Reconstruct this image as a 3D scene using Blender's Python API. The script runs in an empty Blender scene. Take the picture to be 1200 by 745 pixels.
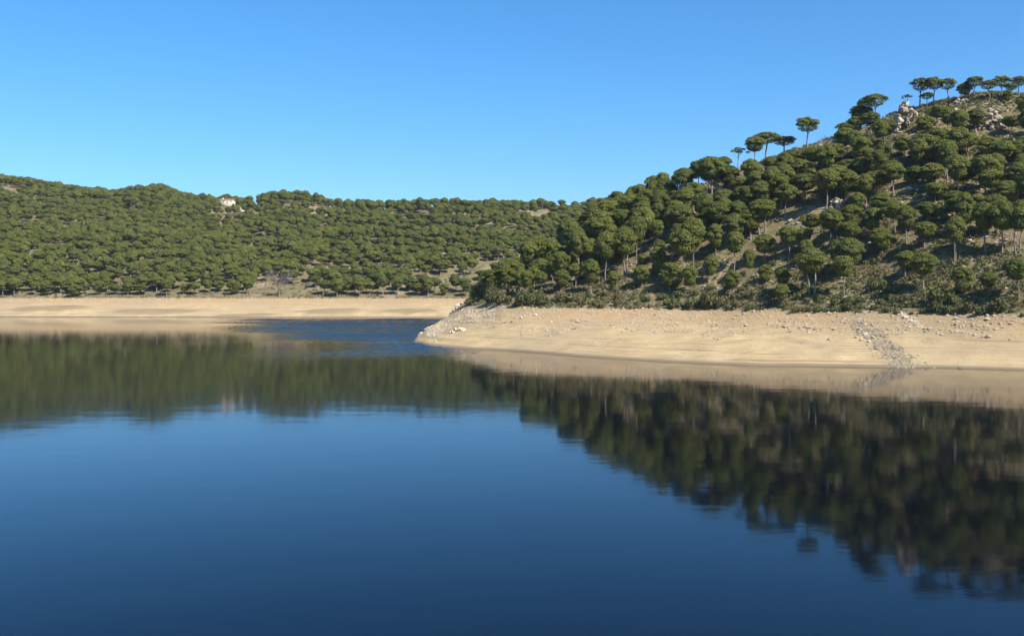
import bpy, bmesh, math
import numpy as np
from mathutils import Vector, Quaternion

# ---------------------------------------------------------------- camera, sky, sun, exposure
scene = bpy.context.scene
C = scene.collection
CAMZ, FPX, HOR = 16.0, 1178.0, 338.0          # eye height (m), focal length and horizon row of the 1200 x 745 photograph
cam_d = bpy.data.cameras.new('camera')
cam_d.sensor_width = 36.0
cam_d.lens = 36.0 * FPX / 1200.0
cam_d.shift_y = -(372.5 - HOR) / 1200.0
cam_d.clip_start, cam_d.clip_end = 0.5, 20000.0
cam = bpy.data.objects.new('camera', cam_d)
C.objects.link(cam)
cam.location = (0, 0, CAMZ)
cam.rotation_euler = (math.radians(90), 0, 0)
scene.camera = cam

SUN_EL, SUN_AZ = math.radians(44), math.radians(135)   # azimuth clockwise from +Y (the view direction): behind the camera, to the right
sun_dir = Vector((math.sin(SUN_AZ) * math.cos(SUN_EL), math.cos(SUN_AZ) * math.cos(SUN_EL), math.sin(SUN_EL)))
world = bpy.data.worlds.new('World')
scene.world = world
world.use_nodes = True
wn, wl = world.node_tree.nodes, world.node_tree.links
sky = wn.new('ShaderNodeTexSky')
sky.sky_type = 'NISHITA'
sky.sun_disc = False
sky.sun_elevation = SUN_EL
sky.sun_rotation = SUN_AZ
sky.altitude = 700
sky.air_density = 1.0
sky.dust_density = 1.5
sky.ozone_density = 10.0
bg = wn['Background']
bg.inputs['Strength'].default_value = 0.112
hs_ = wn.new('ShaderNodeHueSaturation')
hs_.inputs['Saturation'].default_value = 1.13
hs_.inputs['Hue'].default_value = 0.493
wl.new(sky.outputs['Color'], hs_.inputs['Color'])
wl.new(hs_.outputs[0], bg.inputs['Color'])
sun_d = bpy.data.lights.new('sun', 'SUN')
sun_d.energy = 4.4
sun_d.angle = math.radians(0.53)
sun_d.color = (1.0, 0.94, 0.85)
sun = bpy.data.objects.new('sun', sun_d)
C.objects.link(sun)
sun.rotation_euler = sun_dir.to_track_quat('Z', 'Y').to_euler()
scene.view_settings.view_transform = 'Standard'
scene.view_settings.look = 'None'
scene.view_settings.exposure = 0.8
scene.view_settings.gamma = 1.0
scene.view_settings.use_curve_mapping = False
scene.cycles.max_bounces = 6
scene.cycles.diffuse_bounces = 3
scene.cycles.glossy_bounces = 2
scene.cycles.transmission_bounces = 3
scene.cycles.use_denoising = True
scene.cycles.caustics_reflective = False

# ---------------------------------------------------------------- helpers
RNG = np.random.default_rng(11)

def new_mesh(name, verts, faces, mats=(), mat_index=None, smooth=False):
    """verts (n,3), faces (m,k) array of one polygon size."""
    v = np.asarray(verts, dtype=np.float32)
    f = np.asarray(faces, dtype=np.int32)
    me = bpy.data.meshes.new(name)
    me.vertices.add(len(v)); me.vertices.foreach_set('co', v.ravel())
    k = f.shape[1]
    me.loops.add(f.size); me.loops.foreach_set('vertex_index', f.ravel())
    me.polygons.add(len(f))
    me.polygons.foreach_set('loop_start', np.arange(0, f.size, k, dtype=np.int32))
    for m in mats: me.materials.append(m)
    if mat_index is not None: me.polygons.foreach_set('material_index', np.asarray(mat_index, dtype=np.int32))
    if smooth: me.polygons.foreach_set('use_smooth', np.ones(len(f), dtype=bool))
    me.update(calc_edges=True)
    return me

def add(name, data, parent=None, loc=(0, 0, 0), rot=(0, 0, 0), scl=(1, 1, 1)):
    o = bpy.data.objects.new(name, data)
    C.objects.link(o)
    o.parent = parent
    o.location, o.rotation_euler, o.scale = loc, rot, scl
    return o

def tag(o, label=None, cat=None, group=None, kind=None):
    if label: o['label'] = label
    if cat: o['category'] = cat
    if group: o['group'] = group
    if kind: o['kind'] = kind
    return o

_tab = np.random.default_rng(5).random((256, 256))
def vnoise(x, y, s=0):
    x = np.asarray(x, float) + 37.13 * s; y = np.asarray(y, float) - 91.7 * s
    xi, yi = np.floor(x).astype(int), np.floor(y).astype(int)
    fx, fy = x - xi, y - yi
    fx, fy = fx * fx * fx * (fx * (fx * 6 - 15) + 10), fy * fy * fy * (fy * (fy * 6 - 15) + 10)
    g = lambda a, b: _tab[a & 255, b & 255]
    return ((g(xi, yi) * (1 - fx) + g(xi + 1, yi) * fx) * (1 - fy) + (g(xi, yi + 1) * (1 - fx) + g(xi + 1, yi + 1) * fx) * fy) * 2 - 1
def fbm(x, y, s=0, n=4):
    t, a = 0, 1.0
    for i in range(n):
        t = t + a * vnoise(x * 2 ** i, y * 2 ** i, s + i * 3); a *= 0.5
    return t

def pchip(xk, yk, x):
    """monotone cubic, xk/yk (N,K), x (N,)"""
    h = np.maximum(np.diff(xk, axis=1), 1e-3)
    d = np.diff(yk, axis=1) / h
    m = np.zeros_like(yk)
    w1, w2 = 2 * h[:, 1:] + h[:, :-1], h[:, 1:] + 2 * h[:, :-1]
    same = d[:, :-1] * d[:, 1:] > 0
    with np.errstate(divide='ignore', invalid='ignore'):
        hm = (w1 + w2) / (w1 / d[:, :-1] + w2 / d[:, 1:])
    m[:, 1:-1] = np.where(same, np.nan_to_num(hm), 0)
    m[:, 0], m[:, -1] = d[:, 0], d[:, -1]
    i = np.clip((x[:, None] >= xk).sum(1) - 1, 0, xk.shape[1] - 2)
    r = np.arange(len(x))
    hh = h[r, i]; t = np.clip((x - xk[r, i]) / hh, 0, 1)
    t2, t3 = t * t, t * t * t
    return (2 * t3 - 3 * t2 + 1) * yk[r, i] + (t3 - 2 * t2 + t) * hh * m[r, i] + (-2 * t3 + 3 * t2) * yk[r, i + 1] + (t3 - t2) * hh * m[r, i + 1]
def pchip1(xk, yk, x):
    xk, yk = np.asarray(xk, float), np.asarray(yk, float)
    x = np.clip(x, xk[0], xk[-1])
    n = len(x); out = np.empty(n)
    for a in range(0, n, 40000):
        b = min(n, a + 40000)
        out[a:b] = pchip(np.broadcast_to(xk, (b - a, len(xk))), np.broadcast_to(yk, (b - a, len(yk))), x[a:b])
    return out

# ---------------------------------------------------------------- terrain: one height function
HW = 9.7                                              # high-water line of the reservoir
zpy = lambda py, D: CAMZ + (HOR - py) * D / FPX
NEAR = []                                             # bearing, then (distance, height) of seven key points of the section along it
def near_col(b, Ds, Dt, zt, Dc, zc, D5, z5, D6, z6, bulge=2.0):
    Dm, zm = (Dt + Dc) / 2, (zt + zc) / 2 + bulge
    NEAR.append([b, Ds - 45, -7, Ds, 0, Dt, zt, Dm, zm, Dc, zc, D5, z5, D6, z6])
near_col(250, 300, 320, -4, 340, -4, 390, -5, 480, -6, 0)
near_col(455, 300, 315, -3.5, 330, -3.5, 385, -5, 480, -6, 0)
near_col(478, 302, 312, -1.2, 325, -1.3, 385, -4, 480, -6, 0)
near_col(488, 300, 306, 0.35, 322, 0.3, 360, -2.5, 480, -6, 0)
near_col(500, 284.5, 306, 1.5, 334, 2.0, 392, -1.0, 480, -5, .1)
near_col(520, 275, 318, 3.2, 372, 4.6, 425, -0.8, 490, -5, .3)
near_col(542, 268.5, 326, 5.9, 384, 10.0, 450, 2.0, 505, -4, .3)
near_col(560, 264.5, 335, 8.6, 400, 14.0, 465, 4.0, 515, -3, .5)
near_col(590, 260, 318, HW, 430, zpy(333, 430), 480, 10, 530, -1)
near_col(620, 253, 307, HW, 432, zpy(316, 432), 490, 17, 545, 0)
near_col(680, 237, 299, HW, 412, zpy(285, 412), 490, 25, 570, 4)
near_col(740, 226, 292, HW, 390, zpy(252, 390), 480, 36, 590, 10)
near_col(820, 215, 283, HW, 372, zpy(217, 372), 460, 48, 600, 25)
near_col(900, 208, 265, HW, 366, zpy(187, 366), 450, 58, 600, 35)
near_col(1000, 205, 247, HW, 358, zpy(158, 358), 440, 68, 600, 45)
near_col(1050, 204, 239, HW, 350, zpy(136, 350), 440, 74, 600, 50)
near_col(1100, 203, 232, HW, 350, zpy(121, 350), 440, 78, 600, 55)
near_col(1200, 198, 218, HW, 352, zpy(115, 352), 440, 80, 600, 60)
near_col(1450, 188, 205, HW, 350, 86, 440, 84, 600, 65)
near_col(2600, 150, 165, HW, 320, 86, 440, 90, 600, 80)
NEAR = np.array(NEAR, float)
FAR = []
def far_col(b, Ds, Dt, Dr, pyr):
    zr = zpy(pyr, Dr)
    FAR.append([b, Ds - 45, -6, Ds, 0, Dt, HW, Dt + (Dr - Dt) * .45, HW + (zr - HW) * .5, Dr, zr, Dr + 180, zr - 14, Dr + 900, zr - 90])
far_col(-2600, 500, 535, 1100, 190)
far_col(-400, 560, 600, 1150, 195)
far_col(0, 566, 604, 1150, 217)
far_col(50, 565, 603, 1150, 224)
far_col(100, 564, 602, 1150, 231)
far_col(140, 564, 602, 1140, 233)
far_col(160, 564, 602, 1130, 229)
far_col(178, 564, 602, 1130, 225)
far_col(194, 564, 602, 1130, 230)
far_col(210, 564, 601, 1130, 237)
far_col(255, 564, 601, 1120, 242)
far_col(290, 563, 600, 1080, 244)
far_col(330, 562, 600, 1040, 237)
far_col(352, 561, 600, 1020, 237)
far_col(390, 560, 599, 1000, 246)
far_col(480, 556, 597, 960, 247)
far_col(600, 553, 596, 950, 247)
far_col(700, 553, 596, 950, 246)
far_col(900, 560, 600, 950, 242)
far_col(3000, 560, 600, 950, 230)
FAR = np.array(FAR, float)

def section(tab, px, Y):
    k = np.stack([pchip1(tab[:, 0], tab[:, j], px) for j in range(1, tab.shape[1])], 1)
    return pchip(np.ascontiguousarray(k[:, 0::2]), np.ascontiguousarray(k[:, 1::2]), np.clip(Y, k[:, 0], k[:, -2]))
BANKS = ((-203, 572, 25, 6, 2.0), (-266, 580, 26, 6, 1.7), (-104, 570, 24, 6, 1.7), (-150, 565, 20, 4, .8), (-58, 568, 18, 5, .9))
def height(X, Y, split=False):
    shp = np.shape(X)
    X, Y = np.ravel(np.asarray(X, float)), np.ravel(np.asarray(Y, float))
    px = 600 + FPX * X / np.maximum(Y, 60)
    a, b = section(NEAR, px, Y), section(FAR, px, Y)
    z = np.maximum(a, b)
    m = np.clip((z - HW + .3) / 8, 0, 1)
    z = z + m * (1.7 * fbm(X / 34, Y / 34, 1, 3) + .55 * fbm(X / 9, Y / 9, 7, 3))
    far = np.clip((Y - 620) / 200, 0, 1)
    z = z + far * m * 3.6 * fbm(X / 110, Y / 110, 21, 2) * np.clip((1000 - Y) / 250, 0.1, 1)
    s = np.clip(z / 1.5, 0, 1) * (1 - m)
    z = z + s * (.22 * fbm(X / 12, Y / 12, 13, 3) + .10 * fbm(X / 2.6, Y / 2.6, 17, 2))
    z = z + s * .20 * np.sin(2 * math.pi * (z / 1.55 + .9 * fbm(X / 24, Y / 24, 51, 2))) * np.clip((HW - z) / 2, 0, 1)
    # low silt banks on the far beach
    for bx, by, rx, ry, h in BANKS:
        z = z + h * np.exp(-((X - bx) / rx) ** 4 - ((Y - by) / ry) ** 2) * (z > -1)
    if split: return z.reshape(shp), (a >= b).reshape(shp)
    return z.reshape(shp)

def proj(x, y, z):
    return 600 + FPX * x / y, HOR - FPX * (z - CAMZ) / y
_tables = {}
def ground_at(px, py, y0=190.0, y1=520.0):
    """point of the terrain that shows at a pixel of the photograph; above the skyline, the skyline's own point"""
    if (y0, y1) not in _tables:
        B = np.arange(-60.0, 1261.0, 3.0); Y = np.arange(y0, y1, .6 if y0 < 300 else 1.5)
        BB, YB = np.meshgrid(B, Y, indexing='ij')
        Z = height((BB - 600) / FPX * YB, YB)
        _tables[(y0, y1)] = (B, Y, Z, HOR - FPX * (Z - CAMZ) / YB)
    B, Y, Z, P = _tables[(y0, y1)]
    f = np.clip((px + 60) / 3.0, 0, len(B) - 1.001); i = int(f); f -= i
    p = P[i] * (1 - f) + P[i + 1] * f
    hit = np.nonzero(p <= py)[0]
    j = hit[0] if len(hit) else int(np.argmin(p))
    return np.array([(px - 600) / FPX * Y[j], Y[j], Z[i, j] * (1 - f) + Z[i + 1, j] * f])

# ---------------------------------------------------------------- materials
def mat(name):
    m = bpy.data.materials.new(name); m.use_nodes = True
    n, l = m.node_tree.nodes, m.node_tree.links
    return m, n, l, n['Principled BSDF']
def noise(n, l, vec, scale, detail=4, rough=.55, dist=0.0):
    t = n.new('ShaderNodeTexNoise'); t.inputs['Scale'].default_value = scale; t.inputs['Detail'].default_value = detail
    t.inputs['Roughness'].default_value = rough; t.inputs['Distortion'].default_value = dist
    l.new(vec, t.inputs['Vector'])
    return t.outputs['Fac']
def ramp(n, l, fac, stops):
    r = n.new('ShaderNodeValToRGB'); e = r.color_ramp.elements
    while len(e) < len(stops): e.new(.5)
    for k, (p, c) in enumerate(stops): e[k].position = p; e[k].color = (*c, 1) if len(c) == 3 else c
    l.new(fac, r.inputs['Fac'])
    return r.outputs['Color']
def mix(n, l, fac, a, b, mode='MIX'):
    x = n.new('ShaderNodeMix'); x.data_type = 'RGBA'; x.blend_type = mode
    for s, v in ((x.inputs[0], fac), (x.inputs[6], a), (x.inputs[7], b)):
        if isinstance(v, (int, float)): s.default_value = v
        elif isinstance(v, tuple): s.default_value = (*v, 1)
        else: l.new(v, s)
    return x.outputs[2]
def mth(n, l, op, a, b=None, clamp=False):
    x = n.new('ShaderNodeMath'); x.operation = op; x.use_clamp = clamp
    for s, v in ((x.inputs[0], a), (x.inputs[1], b)):
        if v is None: continue
        if isinstance(v, (int, float)): s.default_value = v
        else: l.new(v, s)
    return x.outputs[0]
def smooth(n, l, v, a, b):
    x = n.new('ShaderNodeMapRange'); x.interpolation_type = 'SMOOTHSTEP'
    l.new(v, x.inputs[0]); x.inputs[1].default_value = a; x.inputs[2].default_value = b
    return x.outputs[0]

def ground_material():
    m, n, l, p = mat('ground_soil_and_sand')
    g = n.new('ShaderNodeNewGeometry'); pos = g.outputs['Position']
    sx = n.new('ShaderNodeSeparateXYZ'); l.new(pos, sx.inputs[0]); z = sx.outputs['Z']
    big, med, fin, ver = noise(n, l, pos, .03, 4), noise(n, l, pos, .16, 5), noise(n, l, pos, 1.1, 6, .65), noise(n, l, pos, 5, 4, .7)
    # hillside soil: dry grass, needle litter, bare earth, weathered granite grit
    soil = ramp(n, l, med, [(.30, (.088, .078, .036)), (.45, (.135, .115, .054)), (.57, (.205, .162, .085)), (.70, (.125, .128, .048))])
    soil = mix(n, l, smooth(n, l, fin, .44, .70), soil, (.23, .185, .10))
    soil = mix(n, l, smooth(n, l, ver, .58, .74), soil, (.07, .062, .035))
    soil = mix(n, l, mth(n, l, 'MULTIPLY', smooth(n, l, big, .52, .66), smooth(n, l, fin, .42, .60)), soil, (.38, .30, .19))
    # drained lake bed: pale sand below, orange grit towards the old high-water line
    sand = ramp(n, l, med, [(.30, (.38, .275, .14)), (.5, (.435, .32, .17)), (.72, (.50, .375, .205))])
    hi = mth(n, l, 'ADD', z, mth(n, l, 'MULTIPLY', mth(n, l, 'SUBTRACT', med, .5), 5.0))
    sand = mix(n, l, mth(n, l, 'MULTIPLY', smooth(n, l, hi, 5.0, 9.5), .75), sand, (.39, .255, .125))
    sand = mix(n, l, mth(n, l, 'MULTIPLY', smooth(n, l, fin, .50, .68), .6), sand, (.29, .205, .115))
    sand = mix(n, l, mth(n, l, 'MULTIPLY', smooth(n, l, big, .48, .58), .45), sand, (.33, .25, .15))
    sand = mix(n, l, mth(n, l, 'MULTIPLY', smooth(n, l, ver, .60, .70), mth(n, l, 'MULTIPLY', smooth(n, l, z, 3.5, 7.0), .6)), sand, (.24, .175, .11))
    # strand lines left by the falling level
    zz = n.new('ShaderNodeCombineXYZ')
    l.new(mth(n, l, 'MULTIPLY', sx.outputs['X'], .012), zz.inputs[0]); l.new(mth(n, l, 'MULTIPLY', sx.outputs['Y'], .012), zz.inputs[1])
    l.new(mth(n, l, 'MULTIPLY', z, 2.1), zz.inputs[2])
    strand = noise(n, l, zz.outputs[0], 1.7, 5, .7)
    low = mth(n, l, 'SUBTRACT', 1.0, mth(n, l, 'MULTIPLY', smooth(n, l, z, 3.0, 8.5), .75))
    sand = mix(n, l, mth(n, l, 'MULTIPLY', mth(n, l, 'MULTIPLY', smooth(n, l, strand, .55, .62), low), .7), sand, (.21, .15, .088))
    at = n.new('ShaderNodeAttribute'); at.attribute_name = 'silt'
    sand = mix(n, l, mth(n, l, 'MULTIPLY', at.outputs['Fac'], mth(n, l, 'ADD', mth(n, l, 'MULTIPLY', med, .8), .35)), sand, (.215, .16, .092))
    # damp edge
    wet = mth(n, l, 'SUBTRACT', 1.0, smooth(n, l, mth(n, l, 'ADD', z, mth(n, l, 'MULTIPLY', mth(n, l, 'SUBTRACT', fin, .5), .25)), .15, .62))
    sand = mix(n, l, mth(n, l, 'MULTIPLY', wet, .8), sand, (.16, .12, .08))
    edge = smooth(n, l, mth(n, l, 'ADD', z, mth(n, l, 'MULTIPLY', mth(n, l, 'SUBTRACT', fin, .5), 2.4)), HW - .1, HW + .9)
    l.new(mix(n, l, edge, sand, soil), p.inputs['Base Color'])
    p.inputs['Roughness'].default_value = .95
    p.inputs['Specular IOR Level'].default_value = .15
    b = n.new('ShaderNodeBump'); b.inputs['Strength'].default_value = .8; b.inputs['Distance'].default_value = .4
    hgt = mth(n, l, 'ADD', fin, mth(n, l, 'MULTIPLY', ver, .35))
    hgt = mth(n, l, 'MULTIPLY', hgt, mth(n, l, 'ADD', mth(n, l, 'MULTIPLY', smooth(n, l, z, 2.5, 8.0), .85), .15))
    l.new(hgt, b.inputs['Height']); l.new(b.outputs[0], p.inputs['Normal'])
    return m

def leaf_material(name, lo, mid, hi, trans=.22):
    m, n, l, p = mat(name)
    oi = n.new('ShaderNodeObjectInfo'); g = n.new('ShaderNodeNewGeometry')
    base = ramp(n, l, oi.outputs['Random'], [(0, lo), (.5, mid), (1, hi)])
    var = n.new('ShaderNodeHueSaturation')
    l.new(base, var.inputs['Color'])
    l.new(mth(n, l, 'ADD', mth(n, l, 'MULTIPLY', g.outputs['Random Per Island'], .55), .75), var.inputs['Value'])
    l.new(mth(n, l, 'ADD', mth(n, l, 'MULTIPLY', g.outputs['Random Per Island'], -.02), .51), var.inputs['Hue'])
    p.inputs['Roughness'].default_value = .6
    p.inputs['Specular IOR Level'].default_value = .25
    l.new(var.outputs[0], p.inputs['Base Color'])
    t = n.new('ShaderNodeBsdfTranslucent'); l.new(var.outputs[0], t.inputs['Color'])
    mx = n.new('ShaderNodeMixShader'); mx.inputs[0].default_value = trans
    l.new(p.outputs[0], mx.inputs[1]); l.new(t.outputs[0], mx.inputs[2])
    l.new(mx.outputs[0], n['Material Output'].inputs['Surface'])
    return m

def rough_material(name, stops, scale, rough=.9, bump=.4, dist=.1):
    m, n, l, p = mat(name)
    tc = n.new('ShaderNodeTexCoord'); oi = n.new('ShaderNodeObjectInfo')
    v = n.new('ShaderNodeVectorMath'); v.operation = 'ADD'
    l.new(tc.outputs['Object'], v.inputs[0])
    cb = n.new('ShaderNodeCombineXYZ'); l.new(mth(n, l, 'MULTIPLY', oi.outputs['Random'], 40.0), cb.inputs[0]); l.new(cb.outputs[0], v.inputs[1])
    f = noise(n, l, v.outputs[0], scale, 6, .65)
    col = ramp(n, l, f, stops)
    hs = n.new('ShaderNodeHueSaturation'); l.new(col, hs.inputs['Color'])
    l.new(mth(n, l, 'ADD', mth(n, l, 'MULTIPLY', oi.outputs['Random'], .4), .8), hs.inputs['Value'])
    l.new(hs.outputs[0], p.inputs['Base Color'])
    p.inputs['Roughness'].default_value = rough; p.inputs['Specular IOR Level'].default_value = .2
    b = n.new('ShaderNodeBump'); b.inputs['Strength'].default_value = bump; b.inputs['Distance'].default_value = dist
    l.new(f, b.inputs['Height']); l.new(b.outputs[0], p.inputs['Normal'])
    return m

def water_material():
    m, n, l, p = mat('still_lake_water')
    g = n.new('ShaderNodeNewGeometry'); pos = g.outputs['Position']
    p.inputs['Base Color'].default_value = (.0008, .0020, .0050, 1)
    p.inputs['IOR'].default_value = 1.27
    mp = n.new('ShaderNodeMapping'); l.new(pos, mp.inputs['Vector']); mp.inputs['Scale'].default_value = (.55, 1.0, 1.0)
    w1 = noise(n, l, mp.outputs[0], 1.3, 3, .5, .3)
    w2 = noise(n, l, mp.outputs[0], .22, 2, .5)
    hgt = mth(n, l, 'ADD', mth(n, l, 'MULTIPLY', w1, .0024), mth(n, l, 'MULTIPLY', w2, .012))
    at = n.new('ShaderNodeAttribute'); at.attribute_name = 'ruffle'
    l.new(mth(n, l, 'ADD', mth(n, l, 'MULTIPLY', at.outputs['Fac'], .17), .056), p.inputs['Roughness'])
    p.inputs['Specular Tint'].default_value = (.30, .55, .75, 1)
    b = n.new('ShaderNodeBump'); b.inputs['Strength'].default_value = 1.0; b.inputs['Distance'].default_value = 1.0
    l.new(hgt, b.inputs['Height']); l.new(b.outputs[0], p.inputs['Normal'])
    return m

M_GROUND = ground_material()
M_PINE = leaf_material('pine_needles', (.132, .152, .034), (.166, .184, .038), (.205, .215, .045), .32)
M_SHRUB = leaf_material('shrub_leaves', (.10, .112, .038), (.135, .145, .046), (.17, .172, .062), .35)
M_HEATH = leaf_material('heath_leaves', (.135, .122, .052), (.175, .150, .066), (.22, .185, .09), .3)
M_BARK = rough_material('pine_bark', [(.3, (.17, .125, .095)), (.55, (.28, .215, .17)), (.75, (.38, .31, .25))], 2.5)
M_DRY = rough_material('dead_grey_wood', [(.3, (.20, .165, .14)), (.7, (.34, .29, .25))], 3)
M_ROCK = rough_material('weathered_granite', [(.28, (.20, .165, .12)), (.5, (.36, .29, .21)), (.72, (.47, .40, .30))], 1.4, .9, .7, .15)
M_PALE = rough_material('bleached_granite', [(.28, (.36, .29, .20)), (.5, (.52, .43, .31)), (.72, (.64, .56, .44))], 1.4, .9, .6, .12)
M_TAN = rough_material('tan_beach_stone', [(.28, (.28, .21, .13)), (.5, (.42, .33, .215)), (.72, (.54, .44, .31))], .7, .9, .6, .12)
M_GREY = rough_material('grey_rubble_stone', [(.28, (.19, .155, .10)), (.5, (.27, .22, .145)), (.72, (.35, .29, .20))], 1.4, .9, .6, .12)
M_WALL = rough_material('cream_render', [(.3, (.66, .55, .40)), (.7, (.74, .62, .46))], .6, .9, .1, .02)
M_ROOF = rough_material('red_roof_tiles', [(.3, (.34, .18, .14)), (.7, (.42, .25, .20))], 2, .85, .4, .05)
M_PANE = rough_material('dark_window_glass', [(.3, (.03, .035, .04)), (.7, (.05, .055, .06))], 1, .15, 0, .01)
M_DOOR = rough_material('brown_door_wood', [(.3, (.13, .07, .04)), (.7, (.18, .10, .06))], 3, .6, .1, .01)

# ---------------------------------------------------------------- ground and water sheets
def axis(*segs):
    out = []
    for a, b, s in segs:
        k = max(1, int(round((b - a) / s))); out += [a + (b - a) * i / k for i in range(k)]
    return np.array(out + [segs[-1][1]])
GX = axis((-1900, -700, 40), (-700, -300, 9), (-300, -60, 4.5), (-60, 215, 1.2), (215, 420, 6), (420, 2200, 50))
GY = axis((60, 180, 12), (180, 400, 1.2), (400, 540, 3), (540, 625, 1.8), (625, 1240, 7), (1240, 2100, 40))
XX, YY = np.meshgrid(GX, GY)
ZZ, ISNEAR = height(XX, YY, True)
nx, ny = len(GX), len(GY)
V = np.stack([XX.ravel(), YY.ravel(), ZZ.ravel()], 1)
ii = (np.arange(ny - 1)[:, None] * nx + np.arange(nx - 1)[None]).ravel()
F = np.stack([ii, ii + 1, ii + nx + 1, ii + nx], 1)
fz = V[F, 2]; fm = fz.mean(1); fx, fy = V[F, 0].mean(1), V[F, 1].mean(1)
near = ISNEAR.ravel()[F].mean(1) > .5
line = HW + .35 + .5 * fbm(fx / 6, fy / 6, 31, 2)
beach = fm < line
keep = fz.max(1) > -2.5
for nm, sel, lab, cat in (
        ('shore', near & beach, 'pale sandy beach of the near point, wide drawdown band below the pine hill', 'shore'),
        ('far_shore', ~near & beach, 'pale sandy beach along the far side of the lake', 'shore'),
        ('hill', near & ~beach, 'steep rocky brown slope of the near hill under scattered pines', 'hill'),
        ('far_hill', ~near & ~beach, 'ground of the long wooded hillside across the lake', 'hill')):
    f = F[sel & keep]
    u, inv = np.unique(f.ravel(), return_inverse=True)
    gm = new_mesh(nm, V[u], inv.reshape(-1, 4), [M_GROUND], smooth=True)
    silt = np.zeros(len(u))
    for bx, by, rx, ry, h in BANKS:                              # the dried mud crust of the silt banks
        silt = np.maximum(silt, np.clip(2.4 - 2.4 * (((V[u, 0] - bx) / rx) ** 2 + ((V[u, 1] - by - 1) / (ry * 1.25)) ** 2) + .5 * fbm(V[u, 0] / 7, V[u, 1] / 4, 33, 2), 0, 1))
    gm.attributes.new('silt', 'FLOAT', 'POINT').data.foreach_set('value', silt.astype(np.float32))
    tag(add(nm, gm), lab, cat, kind='structure')
wx, wy = axis((-3000, -170, 400), (-170, 10, .45), (10, 3000, 400)), axis((-1500, 205, 200), (205, 555, .45), (555, 640, 40))
WX, WY = np.meshgrid(wx, wy)
# breeze-ruffled water in the mouth of the inlet round the sand point, calm elsewhere
wt = (WY - 205) / 290
left = -26 - 112 * wt + 26 * fbm(WX / 60, WY / 60, 91, 2)
sm = lambda v, a, b: (lambda t: t * t * (3 - 2 * t))(np.clip((v - a) / (b - a), 0, 1))
ruffle = sm(WX - left, -34, 34) * sm(WY, 195, 290) * (1 - sm(WY, 515, 560)) * (1 - sm(WX, -26, 4)) * sm(WX, -170, -150) * (.85 + .3 * fbm(WX / 40, WY / 20, 95, 2))
rw = np.random.default_rng(8); WZ = np.zeros_like(WX)
for k in range(34):
    lam = rw.uniform(1.3, 3.4); th = math.radians(rw.normal(65, 40)); kk = 2 * math.pi / lam
    WZ += lam * .0058 * np.sin(kk * (math.cos(th) * WX + math.sin(th) * WY) + rw.uniform(0, 6.28))
ruffle = np.clip(ruffle, 0, 1.2); WZ *= ruffle * (.58 + .5 * sm(WY, 300, 470))
wi = (np.arange(len(wy) - 1)[:, None] * len(wx) + np.arange(len(wx) - 1)[None]).ravel()
wmesh = new_mesh('water', np.stack([WX.ravel(), WY.ravel(), WZ.ravel()], 1), np.stack([wi, wi + 1, wi + len(wx) + 1, wi + len(wx)], 1), [water_material()], smooth=True)
wmesh.attributes.new('ruffle', 'FLOAT', 'POINT').data.foreach_set('value', ruffle.ravel().astype(np.float32))
tag(add('water', wmesh),
    'calm deep blue reservoir water mirroring hills and sky', 'water', kind='structure')

# ---------------------------------------------------------------- tree builders (meshes shared between copies)
def unit(v): return v / np.maximum(np.linalg.norm(v, axis=-1, keepdims=True), 1e-9)
def tufts(r, c, nrm, size, per=2, loose=.38):
    """needle tufts: PER small ragged triangles at every point, facing roughly outwards"""
    c = np.repeat(c, per, 0); nrm = np.repeat(nrm, per, 0); size = np.repeat(size, per)
    k = len(c)
    nn = unit(nrm + loose * r.normal(size=(k, 3)))
    t = unit(np.cross(nn, unit(r.normal(size=(k, 3)))))
    b = np.cross(nn, t)
    c = c + r.normal(size=(k, 3)) * size[:, None] * .3
    s = size[:, None] * r.uniform(.7, 1.25, (k, 1))
    v = np.stack([c + t * s * .9, c - t * s * .35 + b * s * .5, c - t * s * .35 - b * s * .5], 1).reshape(-1, 3)
    return v, np.arange(3 * k).reshape(-1, 3)
def tube(pts, rad, sides=6):
    pts = np.asarray(pts, float); k = len(pts)
    d = unit(np.gradient(pts, axis=0))
    a = unit(np.cross(d, np.array([.31, .95, .07]))); b = np.cross(d, a)
    th = np.arange(sides) * 2 * math.pi / sides
    v = (pts[:, None] + np.asarray(rad)[:, None, None] * (np.cos(th)[None, :, None] * a[:, None] + np.sin(th)[None, :, None] * b[:, None])).reshape(-1, 3)
    f = [[i * sides + j, i * sides + (j + 1) % sides, (i + 1) * sides + (j + 1) % sides, (i + 1) * sides + j] for i in range(k - 1) for j in range(sides)]
    return v, np.array(f)
def cat_mesh(parts):
    vs, fs, o = [], [], 0
    for v, f in parts: vs.append(v); fs.append(f + o); o += len(v)
    return np.concatenate(vs), np.concatenate(fs)

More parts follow.
